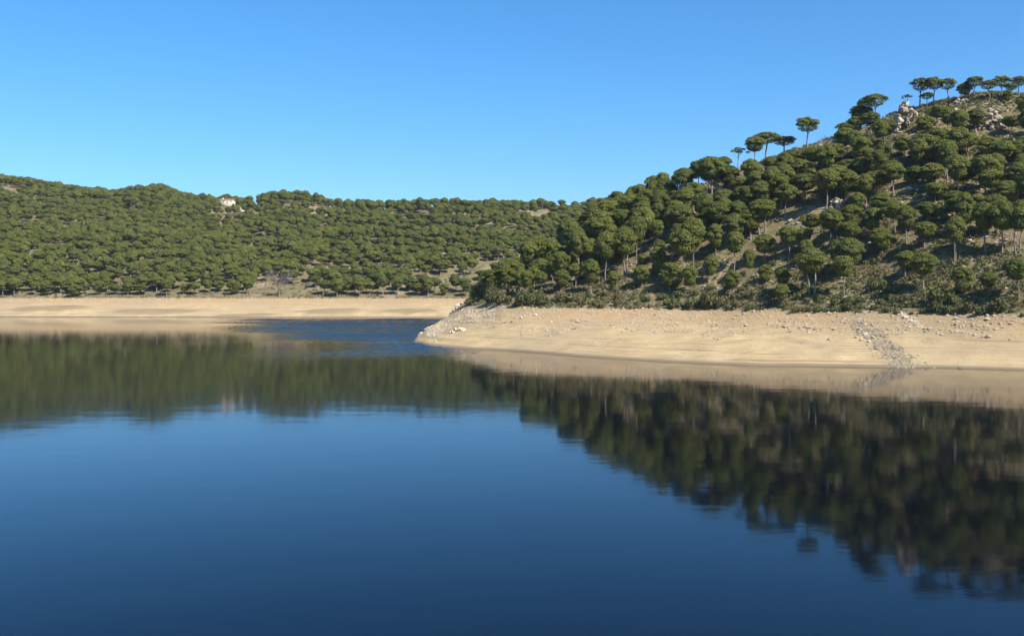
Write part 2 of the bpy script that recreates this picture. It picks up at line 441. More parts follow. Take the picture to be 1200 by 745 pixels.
# shape: crown underside (share of height), lobes, their size (m), trunks
STYLES = {'parasol': (.56, 13, 1.2, 1, 1.0), 'umbrella': (.42, 19, 1.4, 1, 1.0), 'round': (.28, 28, 1.3, 1, .95), 'tall': (.46, 22, 1.3, 1, .9),
          'forked': (.42, 24, 1.35, 2, 1.0), 'low': (.10, 26, 1.25, 1, .85), 'sparse': (.55, 8, 1.0, 1, .9)}
def pine_meshes(seed, style, lobes_mul=1.0, tuft_mul=1.0, size=.25):
    """a 12 m umbrella pine with a crown 8 m wide: needles and wood"""
    r = np.random.default_rng(seed)
    under, nl, lr, stems, flat = STYLES[style]
    H, R = 12.0, 4.0
    zb, zt = H * under, H
    zc, hz = zb + (zt - zb) * .35, (zt - zb) * .65
    P, N, S = [], [], []
    centres = []
    nl = int(nl * lobes_mul)
    for i in range(nl):
        ph = i * 2.39996 + r.uniform(-.4, .4)
        q = math.sqrt((i + .5) / nl)                             # 0 top centre .. 1 rim
        L = lr * r.uniform(.62, 1.35)
        rad = max(0.0, (R - L * .8)) * q * r.uniform(.85, 1.08)
        zz = zc + (hz - L * .5) * math.sqrt(max(0, 1 - (q * .97) ** 2)) * r.uniform(.85, 1.05) - .5 * q * r.uniform(0, 1)
        c = np.array([rad * math.cos(ph), rad * math.sin(ph), zz])
        centres.append(c)
        k = int(280 * tuft_mul * (L / 1.3) ** 2)
        d = unit(r.normal(size=(k, 3))); d[:, 2] = np.where(d[:, 2] < -.3, -d[:, 2], d[:, 2])
        ax = np.array([L, L, L * .72])
        P.append(c + d * ax * (.82 + .22 * r.random((k, 1)) + .16 * r.random((k, 1)) ** 6)); N.append(unit(d / ax + .35 * unit(c - [0, 0, zb - 1.5]))); S.append(r.uniform(.75, 1.3, k) * size)
    if style != 'sparse':                                        # the inner mass that closes the crown
        k = int((500 if style == 'parasol' else 1500) * tuft_mul)
        d = unit(r.normal(size=(k, 3)))
        lower = (zc - zb)
        ax = np.stack([np.full(k, R * .72), np.full(k, R * .72), np.where(d[:, 2] > 0, hz * .78, lower * .9)], 1)
        P.append(np.array([0, 0, zc]) + d * ax * r.uniform(.75, 1.0, (k, 1))); N.append(unit(d + [0, 0, .2])); S.append(r.uniform(.9, 1.5, k) * size)
    crown = tufts(r, np.concatenate(P), np.concatenate(N), np.concatenate(S))
    wood = []
    lean = r.uniform(-.5, .5, 2)
    for s in range(stems):
        off = np.array([0, 0]) if stems == 1 else np.array([.55, .15]) * (1 if s else -1)
        tt = np.linspace(0, 1, 7)
        top = zb + (zt - zb) * .45
        w = r.normal(size=2) * .22
        x = off[0] * (1 + tt * 1.1) + lean[0] * tt * (1 - tt) * 2 + w[0] * np.sin(tt * 5)
        y = off[1] * (1 + tt) + lean[1] * tt * (1 - tt) * 2 + w[1] * np.sin(tt * 4)
        pts = np.stack([x, y, -.6 + tt * (top + .6)], 1)
        wood.append(tube(pts, .27 - .17 * tt + .10 * (tt == 0)))
        for c in centres[s::2 * stems]:
            i0 = 4 if r.random() < .5 else 5
            a = pts[i0] if under > .2 else pts[2 + i0 // 3]
            e = c - [0, 0, .35]
            m = (a + e) / 2 + [0, 0, -.45]
            q = np.linspace(0, 1, 4)[:, None]
            wood.append(tube(a * (1 - q) ** 2 + 2 * m * q * (1 - q) + e * q ** 2, np.linspace(.085, .03, 4), 4))
    return crown, cat_mesh(wood)
PINES = {}
for st, cnt in (('parasol', 4), ('umbrella', 5), ('round', 5), ('tall', 5), ('forked', 3), ('low', 3), ('sparse', 2)):
    for k in range(cnt):
        cr, wd = pine_meshes(100 * len(PINES) + k, st)
        PINES.setdefault(st, []).append((new_mesh('crown', *cr, [M_PINE]), new_mesh('trunk', *wd, [M_BARK], smooth=True)))

def bush_mesh(seed, k=420, size=.16, mat_=None):
    r = np.random.default_rng(seed)
    P, N = [], []
    for i in range(9):
        a, q = r.uniform(0, 6.28), math.sqrt(r.uniform(0, 1)) * .72
        c = np.array([q * math.cos(a), q * math.sin(a), .40 + .35 * (1 - q) * r.uniform(.6, 1.2)])
        L = r.uniform(.28, .46)
        d = unit(r.normal(size=(k // 9, 3)))
        P.append(c + d * np.array([L, L, L * 1.0]) * r.uniform(.75, 1.1, (k // 9, 1))); N.append(d + [0, 0, .3])
    P, N = np.concatenate(P), unit(np.concatenate(N))
    P[:, 2] = np.maximum(P[:, 2], r.uniform(-.05, .15, len(P)))
    v, f = tufts(r, P, N, r.uniform(.7, 1.3, len(P)) * size)
    stems = []
    for i in range(6):
        a = r.uniform(0, 6.28)
        stems.append(tube([[.05 * math.cos(a), .05 * math.sin(a), -.25], [.2 * math.cos(a), .2 * math.sin(a), .25], [.45 * math.cos(a), .45 * math.sin(a), .62]], [.035, .025, .012], 4))
    return new_mesh('foliage', v, f, [mat_]), new_mesh('stem', *cat_mesh(stems), [M_DRY])
BUSHES = [bush_mesh(900 + k, mat_=M_SHRUB) for k in range(4)] + [bush_mesh(950 + k, k=330, size=.14, mat_=M_HEATH) for k in range(3)]

def rock_mesh(seed, m, npts=18, name='boulder'):
    r = np.random.default_rng(seed)
    p = unit(r.normal(size=(npts, 3))) * r.uniform(.75, 1.0, (npts, 1)) * np.array([1.0, .8, .72])
    bm = bmesh.new()
    for q in p: bm.verts.new(q)
    bmesh.ops.convex_hull(bm, input=bm.verts)
    for v in [v for v in bm.verts if not v.link_faces]: bm.verts.remove(v)
    bmesh.ops.bevel(bm, geom=list(bm.edges), offset=.05, segments=1, affect='EDGES')
    bmesh.ops.triangulate(bm, faces=bm.faces)
    me = bpy.data.meshes.new(name); bm.to_mesh(me); bm.free()
    me.materials.append(m)
    return me
ROCKS = {m: [rock_mesh(40 + 9 * j + k, m) for k in range(5)] for j, m in enumerate((M_ROCK, M_PALE, M_GREY))}

def ordinal(k):
    one = ['', 'first', 'second', 'third', 'fourth', 'fifth', 'sixth', 'seventh', 'eighth', 'ninth', 'tenth', 'eleventh', 'twelfth', 'thirteenth', 'fourteenth',
           'fifteenth', 'sixteenth', 'seventeenth', 'eighteenth', 'nineteenth']
    tens = ['', '', 'twent', 'thirt', 'fort', 'fift', 'sixt', 'sevent', 'eight', 'ninet']
    if k < 20: return one[k]
    return tens[k // 10] + ('ieth' if k % 10 == 0 else 'y-' + one[k % 10])

# ---------------------------------------------------------------- the pines of the near hill
# seen in the photograph: column, row of the foot, row of the top, crown width in pixels, style
SEEN = [
 (710, 332, 273, 29, 'tall'), (733, 325, 267, 32, 'forked'), (751, 298, 243, 30, 'tall'), (745, 310, 254, 26, 'tall'), (693, 344, 304, 22, 'round'),
 (657, 336, 295, 28, 'tall'), (619, 332, 283, 26, 'tall'), (629, 323, 276, 32, 'tall'), (601, 339, 304, 30, 'round'), (577, 348, 316, 30, 'low'),
 (592, 343, 308, 26, 'round'), (672, 318, 265, 28, 'tall'), (677, 324, 272, 24, 'tall'), (667, 305, 256, 32, 'round'), (706, 296, 246, 40, 'round'), (645, 326, 280, 28, 'round'),
 (772, 284, 258, 18, 'umbrella'), (800, 330, 268, 40, 'tall'), (813, 322, 256, 32, 'tall'), (786, 343, 308, 33, 'low'), (772, 326, 290, 23, 'low'),
 (792, 269, 235, 26, 'umbrella'), (778, 266, 228, 30, 'tall'), (833, 234, 185, 32, 'tall'), (803, 240, 197, 32, 'round'), (841, 283, 237, 30, 'tall'),
 (816, 290, 256, 28, 'round'), (860, 319, 272, 25, 'tall'), (896, 308, 275, 28, 'round'), (858, 348, 316, 22, 'round'), (897, 333, 310, 23, 'low'),
 (916, 360, 333, 20, 'round'), (951, 345, 291, 39, 'forked'), (924, 306, 265, 26, 'tall'), (941, 295, 267, 24, 'umbrella'), (950, 281, 250, 32, 'umbrella'),
 (989, 348, 300, 27, 'tall'), (982, 320, 282, 25, 'round'), (996, 325, 279, 34, 'round'), (893, 275, 234, 38, 'forked'), (1033, 303, 267, 30, 'round'),
 (1083, 294, 260, 30, 'umbrella'), (1119, 310, 253, 25, 'forked'), (1155, 298, 238, 26, 'forked'), (1174, 301, 235, 34, 'tall'), (1193, 298, 236, 30, 'forked'),
 (1082, 342, 297, 36, 'umbrella'), (1129, 348, 313, 28, 'low'), (1159, 346, 319, 27, 'round'), (1193, 352, 303, 33, 'tall'), (998, 276, 240, 30, 'round'),
 (1048, 276, 235, 28, 'tall'), (1031, 262, 228, 30, 'round'), (1086, 266, 237, 28, 'umbrella'), (1122, 264, 231, 40, 'umbrella'), (1145, 262, 228, 30, 'round'),
 (1021, 158, 132, 34, 'umbrella'), (1008, 150, 124, 30, 'umbrella'), (1002, 162, 137, 30, 'round'), (1036, 168, 140, 30, 'umbrella'), (994, 166, 145, 26, 'round'), (1098, 150, 124, 42, 'umbrella'), (1144, 156, 128, 28, 'round'), (1008, 198, 160, 26, 'tall'),
 (1016, 203, 174, 30, 'umbrella'), (1084, 195, 158, 46, 'umbrella'), (1099, 182, 150, 28, 'umbrella'), (1134, 185, 157, 34, 'umbrella'), (1166, 184, 162, 22, 'round'),
 (1169, 226, 180, 22, 'tall'), (1045, 215, 188, 26, 'round'), (1072, 218, 195, 24, 'round'), (1127, 226, 196, 42, 'umbrella'), (1149, 212, 185, 26, 'umbrella'),
 (1192, 196, 164, 28, 'umbrella'), (992, 214, 187, 30, 'round'), (1032, 246, 225, 28, 'round'), (1008, 234, 212, 24, 'round'), (1096, 242, 214, 40, 'umbrella'),
 (1117, 252, 224, 40, 'umbrella'), (1179, 250, 212, 36, 'round'), (1190, 228, 196, 30, 'umbrella'), (990, 180, 150, 26, 'round'), (1060, 185, 160, 28, 'round'), (1185, 160, 136, 28, 'umbrella'),
 (830, 226, 184, 30, 'round'), (818, 222, 188, 24, 'umbrella'), (865, 198, 173, 24, 'sparse'), (884, 192, 160, 26, 'umbrella'), (990, 168, 144, 22, 'umbrella'),
 (848, 206, 184, 26, 'round'), (855, 225, 195, 32, 'round'), (880, 218, 190, 32, 'round'), (905, 212, 184, 30, 'round'), (928, 206, 176, 34, 'round'), (956, 204, 172, 34, 'umbrella'),
 (975, 200, 168, 32, 'umbrella'), (893, 250, 212, 30, 'round'), (872, 254, 218, 34, 'round'), (915, 246, 204, 30, 'round'), (942, 240, 204, 36, 'umbrella'), (968, 246, 198, 34, 'tall'),
 (760, 262, 222, 34, 'round'), (738, 268, 228, 36, 'round'), (716, 274, 234, 34, 'round'), (697, 276, 240, 30, 'round'), (780, 248, 214, 32, 'round'), (755, 280, 236, 30, 'round'), (725, 285, 246, 30, 'round'),
 (848, 258, 222, 30, 'round'), (824, 262, 226, 30, 'round'), (862, 290, 250, 30, 'round'), (800, 282, 240, 30, 'tall'), (880, 282, 244, 28, 'round'),
]
# the crest: own labels
CREST = [
 (947, 176, 138, 34, 'parasol', 'lone double-crowned umbrella pine standing clear against the sky, thin bare trunk'),
 (898, 186, 155, 36, 'parasol', 'flat-topped umbrella pine on the skyline, left of a close pair west of the lone pine'),
 (918, 184, 160, 34, 'parasol', 'flat-topped umbrella pine on the skyline, right of a close pair west of the lone pine'),
 (1026, 134, 111, 34, 'parasol', 'broad flat umbrella pine leaning over the skyline just below the crest outcrop'),
 (1013, 138, 116, 18, 'parasol', 'small flat pine at the outer side of the broad pine below the outcrop'),
 (1063, 124, 111, 15, 'sparse', 'thin sparse young pine growing on top of the crest outcrop'),
 (1078, 126, 92, 28, 'parasol', 'first tall umbrella pine of the crest row, beside the outcrop'),
 (1095, 124, 91, 25, 'parasol', 'second tall umbrella pine of the crest row counted from the outcrop'),
 (1110, 122, 93, 23, 'parasol', 'third tall umbrella pine of the crest row counted from the outcrop'),
 (1087, 126, 109, 18, 'parasol', 'short flat pine growing beneath the first pines of the crest row'),
 (1131, 118, 97, 28, 'round', 'dense rounded pine filling the middle of the crest row'),
 (1142, 118, 90, 22, 'parasol', 'crest pine rising behind the dense rounded one'),
 (1158, 119, 95, 23, 'parasol', 'slim trunked crest pine just after the dense rounded one'),
 (1173, 119, 89, 24, 'parasol', 'highest umbrella pine of the crest row near its far end'),
 (1185, 118, 98, 18, 'parasol', 'narrow crest pine squeezed beside the highest one'),
 (1194, 117, 90, 22, 'parasol', 'last umbrella pine of the crest row at the picture edge'),
 (1181, 121, 106, 22, 'low', 'low dark bushy pine under the last crest pines'),
]
near_trees = []
def plan_tree(px, pf, pt, w, st, label=None):
    g = ground_at(px, pf)
    k = g[1] / FPX
    pf_real = proj(*g)[1]
    h = max(3.0, (pf_real - pt) * k) if pf_real > pt else 4.0
    w = w * k * 1.02
    if st != 'parasol': w = min(w, h * (1.05 if st == 'umbrella' else .92))
    near_trees.append(dict(g=g, h=h, w=max(2.2, w), st=st, label=label, px=px))
for t in SEEN: plan_tree(*t)
for t in CREST: plan_tree(*t)
# the rest of the wood on that slope
r = np.random.default_rng(77)
pts = np.array([t['g'][:2] for t in near_trees])
spots = [tuple(q) for q in pts]
extra = []
eY, eb = r.uniform(255, 420, 9000), r.uniform(560, 1230, 9000)
eX = (eb - 600) / FPX * eY; eZ = height(eX, eY); eP = proj(eX, eY, eZ)[1]
eok = (eZ > HW + 4) & (eP < 345 - np.maximum(0, eb - 850) * .03) & (eY < np.interp(eb, NEAR[:, 0], NEAR[:, 9]) + 2) & ~((eb > 1040) & (eP < 150))
eC = np.interp(eb, NEAR[:, 0], HOR - FPX * (NEAR[:, 10] - CAMZ) / NEAR[:, 9])          # row of the bare crest
eok &= (eb < 780) | (eP > eC + 27)
for lx, ly in ((1061, 142), (843, 215), (980, 242), (1166, 146), (953, 226), (1070, 228), (930, 260), (886, 258)):   # rocks the photograph shows in the open
    eok &= ~((np.abs(eb - lx) < 22) & (eP > ly - 2) & (eP < ly + 44))
eD = np.interp(eb, [560, 850, 1000, 1230], [3.7, 3.8, 4.4, 5.0]) + np.interp(eP, [150, 250, 340], [0, 0, 2.6]) * np.interp(eb, [700, 900], [.6, 1.3])
for X, Y, z, px, dens in zip(eX[eok], eY[eok], eZ[eok], eb[eok], eD[eok]):
    if len(extra) >= 290: break
    if min((X - a) ** 2 + (Y - b) ** 2 for a, b in spots) < dens ** 2: continue
    spots.append((X, Y))
    st = r.choice(['round', 'tall', 'umbrella', 'low'], p=[.32, .50, .12, .06])
    sc_ = np.interp(proj(X, Y, z)[1], [270, 330], [1, .72])
    extra.append(dict(g=np.array([X, Y, z]), h=sc_ * r.uniform(8.0, 12.5) * (.62 if st == 'low' else 1), w=sc_ * r.uniform(5.2, 8.4), st=st, label=None, px=px))
near_trees += extra
near_trees.sort(key=lambda t: -(t['label'] is not None) * 1e6 - t['w'] * t['h'] / t['g'][1] ** 2)
small_trees = near_trees[296:]; near_trees = near_trees[:296]      # past the three hundred largest: part of the wood's mass

def place_pine(t, label, group):
    st = t['st']; v = PINES[st]; k = int(r.integers(len(v)))
    root = add('stone_pine', None, None, tuple(t['g']), (r.uniform(-.05, .05), r.uniform(-.05, .05), r.uniform(0, 6.283)))
    root.empty_display_size = .5
    s = (t['w'] / 8.0, t['w'] / 8.0, t['h'] / 12.0)
    add('trunk', v[k][1], root, scl=s); add('crown', v[k][0], root, scl=s)
    tag(root, label, 'pine tree', group)
    return root
LOOK = {'parasol': 'thin flat-topped pine', 'umbrella': 'flat-topped umbrella pine', 'round': 'round-crowned pine', 'tall': 'high-crowned pine with bare trunk', 'forked': 'pine on twin trunks', 'low': 'low bushy pine', 'sparse': 'thin sparse pine'}
plain = [t for t in near_trees if not t['label']]
TIERS = np.quantile([t['g'][2] for t in plain], np.linspace(0, 1, 10))
for k in range(9):
    row = sorted([t for t in plain if TIERS[k] <= t['g'][2] < TIERS[k + 1] + (1 if k == 8 else 0)], key=lambda t: t['px'])
    for j, t in enumerate(row):
        t['label'] = f"{LOOK[t['st']]}, {ordinal(j + 1)} from the point in the {ordinal(k + 1)} tier above the sand"
for t in near_trees:
    place_pine(t, t['label'], 'pines scattered over the near hill')

# ---------------------------------------------------------------- the wood across the lake
far_front, far_pts = [], []
hg = ground_at(267, 242, 900.0, 1135.0)
r2 = np.random.default_rng(4)
cell = {}
def free(x, y, d):
    i, j = int(x // 6), int(y // 6)
    for a in range(i - 2, i + 3):
        for b in range(j - 2, j + 3):
            for (p, q) in cell.get((a, b), ()):
                if (p - x) ** 2 + (q - y) ** 2 < d * d: return False
    cell.setdefault((i, j), []).append((x, y)); return True
cy = r2.uniform(600, 1210, 60000); cp = r2.uniform(-90, 730, 60000)
cx = (cp - 600) / FPX * cy
keepw = r2.random(60000) < cy / 1210
cx, cy, cp = cx[keepw], cy[keepw], cp[keepw]
cz = height(cx, cy)
clear = fbm(cx / 38, cy / 38, 41, 3)
crestD = np.interp(cp, FAR[:, 0], FAR[:, 9])
for x, y, z, p, c, D in zip(cx, cy, cz, cp, clear, crestD):
    if z < HW + 1.2 or y > D + 45 or c > .52: continue
    if abs(x / y - hg[0] / hg[1]) * 1110 < 11.5 and hg[1] - 80 < y < hg[1] + 9: continue
    if any(abs(p - a) < b and D - 110 < y for a, b in ((176, 9), (128, 4), (298, 5))): continue
    if not free(x, y, 6.1 + 2.2 * max(0, c)): continue
    far_pts.append((x, y, z))
far_pts = np.array(far_pts)
fr = far_pts[:, 1] < 632
n_front = 308 - len(near_trees)
vis = np.argsort(far_pts[:, 1] + np.where((600 + FPX * far_pts[:, 0] / far_pts[:, 1] > 548) | (600 + FPX * far_pts[:, 0] / far_pts[:, 1] < 0), 5000, 0))
front = np.zeros(len(far_pts), bool); front[vis[:max(0, n_front)]] = True
for j, q in enumerate(sorted(far_pts[front].tolist(), key=lambda q: q[0] / q[1])):
    st = r.choice(['round', 'umbrella', 'forked', 'low'], p=[.5, .3, .1, .1])
    t = dict(g=np.array(q), h=r.uniform(8, 11.5) * (.7 if st == 'low' else 1), w=r.uniform(7, 10), st=st)
    place_pine(t, f"{LOOK[st]}, {ordinal(j + 1)} from the picture's left edge along the far beach", 'pines at the edge of the far beach')
# the rest of that wood reads as one mass: one object, its trees set out with geometry nodes
protos = bpy.data.collections.new('far_pine_shapes')
for k, st in enumerate(['round', 'round', 'umbrella', 'umbrella', 'forked', 'tall', 'round']):
    cr, wd = pine_meshes(700 + k, st, 1.0, .5, .42)
    wv = wd[0][wd[1]]                                            # quads to triangles so that one array holds both
    wt = np.concatenate([wd[1][:, [0, 1, 2]], wd[1][:, [0, 2, 3]]])
    v, f = cat_mesh([cr, (wd[0], wt)])
    mi = np.r_[np.zeros(len(cr[1]), int), np.ones(len(wt), int)]
    o = bpy.data.objects.new('pine_shape', new_mesh('pine_shape', v, f, [M_PINE, M_BARK], mi))
    protos.objects.link(o)
wp = far_pts[~front]
n_far = len(wp)
if small_trees: wp = np.concatenate([wp, np.array([t['g'] for t in small_trees])])
pm = bpy.data.meshes.new('forest')
pm.vertices.add(len(wp)); pm.vertices.foreach_set('co', wp.astype(np.float32).ravel())
a = pm.attributes.new('turn', 'FLOAT_VECTOR', 'POINT')
a.data.foreach_set('vector', np.stack([r2.uniform(-.06, .06, len(wp)), r2.uniform(-.06, .06, len(wp)), r2.uniform(0, 6.28, len(wp))], 1).astype(np.float32).ravel())
wsc, hsc = r2.uniform(.68, 1.30, len(wp)), r2.uniform(.50, .92, len(wp))
wsc[n_far:], hsc[n_far:] = [t['w'] / 8 for t in small_trees], [t['h'] / 12 for t in small_trees]
a = pm.attributes.new('size', 'FLOAT_VECTOR', 'POINT')
a.data.foreach_set('vector', np.stack([wsc, wsc, hsc], 1).astype(np.float32).ravel())
a = pm.attributes.new('shape', 'INT', 'POINT')
a.data.foreach_set('value', r2.integers(0, 7, len(wp)).astype(np.int32))
ng = bpy.data.node_groups.new('far_wood', 'GeometryNodeTree')
ng.interface.new_socket('Geometry', in_out='INPUT', socket_type='NodeSocketGeometry')
ng.interface.new_socket('Geometry', in_out='OUTPUT', socket_type='NodeSocketGeometry')
gn, gl = ng.nodes, ng.links
gi, go = gn.new('NodeGroupInput'), gn.new('NodeGroupOutput')
ci = gn.new('GeometryNodeCollectionInfo'); ci.inputs['Collection'].default_value = protos
ci.inputs['Separate Children'].default_value = True; ci.inputs['Reset Children'].default_value = True
ip = gn.new('GeometryNodeInstanceOnPoints'); ip.inputs['Pick Instance'].default_value = True
def named(nm, ty):
    x = gn.new('GeometryNodeInputNamedAttribute'); x.data_type = ty; x.inputs['Name'].default_value = nm
    return next(s for s in x.outputs if s.enabled and s.name == 'Attribute')
gl.new(gi.outputs[0], ip.inputs['Points']); gl.new(ci.outputs[0], ip.inputs['Instance'])
gl.new(named('shape', 'INT'), ip.inputs['Instance Index'])
er = gn.new('FunctionNodeEulerToRotation'); gl.new(named('turn', 'FLOAT_VECTOR'), er.inputs[0]); gl.new(er.outputs[0], ip.inputs['Rotation'])
gl.new(named('size', 'FLOAT_VECTOR'), ip.inputs['Scale'])
gl.new(ip.outputs[0], go.inputs[0])
fo = add('forest', pm)
fo.modifiers.new('far_wood', 'NODES').node_group = ng
tag(fo, 'mass of pine wood over the far hillside and the smaller pines between the near ones', 'forest', kind='stuff')

# ---------------------------------------------------------------- shrubs
r3 = np.random.default_rng(9)
shrubs = []
def plan_shrub(px, py, hpx, wide, k, row, y1=520.0):
    g = ground_at(px, py, 190.0, y1); s = hpx * g[1] / FPX
    shrubs.append((g, s, s * wide, k, row, px))
edge_py = lambda px: float(np.interp(px, [560, 600, 700, 800, 900, 1000, 1100, 1200], [355, 359, 362, 363, 366, 368, 370, 372]))
px = 566.0
while px < 1202:                                                  # along the old high-water line
    big = px < 690 or 775 < px < 870 or 1090 < px < 1180
    plan_shrub(px, edge_py(px) - r3.uniform(0, 6), r3.uniform(5, 13) * (1.25 if big else .8), r3.uniform(.75, 1.15), int(r3.integers(0, 7)), 0)
    px += r3.uniform(9, 24)
px = 572.0
while px < 1202:                                                  # second line, a little up the slope
    plan_shrub(px, edge_py(px) - r3.uniform(8, 16), r3.uniform(6, 12), r3.uniform(.8, 1.3), int(r3.integers(0, 7)), 1)
    px += r3.uniform(10, 24)
px = 610.0
while px < 1202:
    plan_shrub(px, edge_py(px) - r3.uniform(19, 34), r3.uniform(5, 10), r3.uniform(.8, 1.3), int(r3.integers(0, 7)), 2)
    px += r3.uniform(14, 30)
for px, py, h in ((566, 352, 26), (574, 356, 20), (612, 358, 18), (628, 357, 16), (585, 357, 18), (830, 361, 22), (812, 362, 16), (905, 313, 8), (1028, 342, 18), (1046, 345, 16), (1100, 358, 24), (1112, 360, 18), (1172, 366, 18), (1136, 366, 14)):
    plan_shrub(px, py, h, .85, int(r3.integers(0, 4)), 3)
ROWNAME = ['along the top of the near sand', 'in the second line above the near sand', 'in the third line above the near sand', 'among the large bushes on the near bank']
for row in range(4):
    for j, (g, h, w, k, _, px) in enumerate(sorted([s for s in shrubs if s[4] == row], key=lambda s: s[5])):
        root = add('shrub', None, None, tuple(g - [0, 0, .1]), (0, 0, r3.uniform(0, 6.28)))
        sc = (w * .72, w * .72, h * .85)
        add('foliage', BUSHES[k][0], root, scl=sc); add('stem', BUSHES[k][1], root, scl=sc)
        tag(root, f"{'green' if k < 4 else 'brownish'} shrub, {ordinal(j + 1)} from the point {ROWNAME[row]}", 'shrub', 'shrubs on the near bank')
# heath and dry scrub too small to pick apart: one mass
def scrub(name, n_try, sel, size, label):
    P, N, S = [], [], []
    rr = np.random.default_rng(hash(name) % 1000 if False else len(name))
    Y = rr.uniform(*sel['Y'], n_try); px = rr.uniform(*sel['px'], n_try)
    X = (px - 600) / FPX * Y; Z = height(X, Y)
    ok = (Z > HW + .4) & (Y < np.interp(px, sel['tab'][:, 0], sel['tab'][:, 9]) + 6) & (fbm(X / 14, Y / 14, 61, 3) + rr.uniform(-.7, .7, n_try) > -.15)
    for x, y, z in zip(X[ok], Y[ok], Z[ok]):
        w = rr.uniform(.35, 1.0) * size; k = 16
        d = unit(rr.normal(size=(k, 3))); d[:, 2] = np.abs(d[:, 2])
        P.append([x, y, z] + d * [w, w, w * .8]); N.append(d); S.append(np.full(k, w * .42))
    v, f = tufts(rr, np.concatenate(P), np.concatenate(N), np.concatenate(S))
    tag(add(name, new_mesh(name, v, f, [M_HEATH, M_SHRUB], np.repeat((rr.random(len(P)) < .65).astype(int), 32))), label, 'scrub', kind='stuff')
scrub('undergrowth', 25000, dict(Y=(215, 420), px=(545, 1240), tab=NEAR), 1.15, 'low heath and dry scrub covering the near slope between the pines')
scrub('heath', 2600, dict(Y=(596, 680), px=(-60, 560), tab=FAR), 1.1, 'low scrub along the far bank under the front pines')

# ---------------------------------------------------------------- rocks
def place_rock(g, s, m, label, group, parent=None, name='boulder', sq=None):
    k = int(r3.integers(5))
    o = add(name, ROCKS[m][k], parent, tuple(np.asarray(g) + [0, 0, s * .18]), (r3.uniform(-.4, .4), r3.uniform(-.4, .4), r3.uniform(0, 6.28)), tuple(s * r3.uniform(.75, 1.25, 3)))
    if label: tag(o, label, 'boulder', group)
    return o
def outcrop(label, cpx, cpy, items, m):
    g0 = ground_at(cpx, cpy)
    root = add('rock_outcrop', None, None, tuple(g0)); tag(root, label, 'rock outcrop', 'granite outcrops')
    for px, py, s in items:
        g = ground_at(px, py); place_rock(g - g0, s, m, None, None, root)
    return root
def scatter(px0, px1, py0, py1, n, s0, s1):
    return [(r3.uniform(px0, px1), r3.uniform(py0, py1), r3.uniform(s0, s1)) for _ in range(n)]
def pile(label, px, py, wide, tall, n, s0, s1, m, y0=190.0, y1=520.0):
    """boulders heaped into a tor: wide and tall in metres"""
    g0 = ground_at(px, py, y0, y1)
    root = add('rock_outcrop', None, None, tuple(g0)); tag(root, label, 'rock outcrop', 'granite outcrops')
    for k in range(n):
        q = k / n
        x, y = r3.normal() * wide * .28 * (1 - .5 * q), r3.uniform(-.5, 1.2) * wide * .2
        sz = r3.uniform(s0, s1)
        top = tall * q * max(0.0, 1 - (x / (.42 * wide)) ** 2)
        zz = float(height(np.array([g0[0] + x]), np.array([g0[1] + y]))[0]) - g0[2]
        place_rock(np.array([x, y, zz + top - .35 * sz]), sz, m, None, None, root)
pile('pale granite tor of stacked boulders on the crest beside the tall pines', 1061, 152, 13, 8.0, 60, .7, 1.8, M_ROCK)
pile('pale rock face behind a thick pine trunk at the upper left shoulder', 843, 225, 9, 6, 26, .8, 1.6, M_ROCK)
pile('broken granite ledge halfway up below the lone pine', 980, 246, 14, 2.5, 26, .6, 1.5, M_ROCK)
pile('weathered granite ledges on the slope under the middle of the crest row', 1166, 150, 14, 5, 34, .7, 1.7, M_ROCK)
pile('low granite slab outcrop on the skyline inside the crest row', 1130, 122, 9, 1.6, 14, .6, 1.4, M_ROCK)
pile('bright bleached rocks at the tip corner where the far beach passes behind', 534, 361, 9, 1.5, 26, .5, 1.3, M_PALE)
pile('bleached boulder spit sticking into the water left of the sand point', 497, 388, 9, .6, 15, .5, 1.2, M_PALE)
pile('split pale boulders halfway up the sand point', 537, 388, 5, 1.2, 14, .4, 1.0, M_PALE)
pile('brown rocky knob breaking the far ridge above the house', 176, 228, 26, 9, 26, 1.6, 3.6, M_ROCK, 900.0, 1135.0)
pile('small pale rock patch on the far ridge left of the knob', 128, 235, 14, 4, 10, 1.2, 2.4, M_PALE, 900.0, 1135.0)
pile('pale rock patch on the far ridge right of the house', 298, 243, 16, 3, 12, 1.2, 2.6, M_PALE, 900.0, 1135.0)
pile('pale rock patch in a clearing halfway up the far wood', 412, 268, 18, 2, 12, 1.0, 2.2, M_ROCK, 560.0, 1100.0)
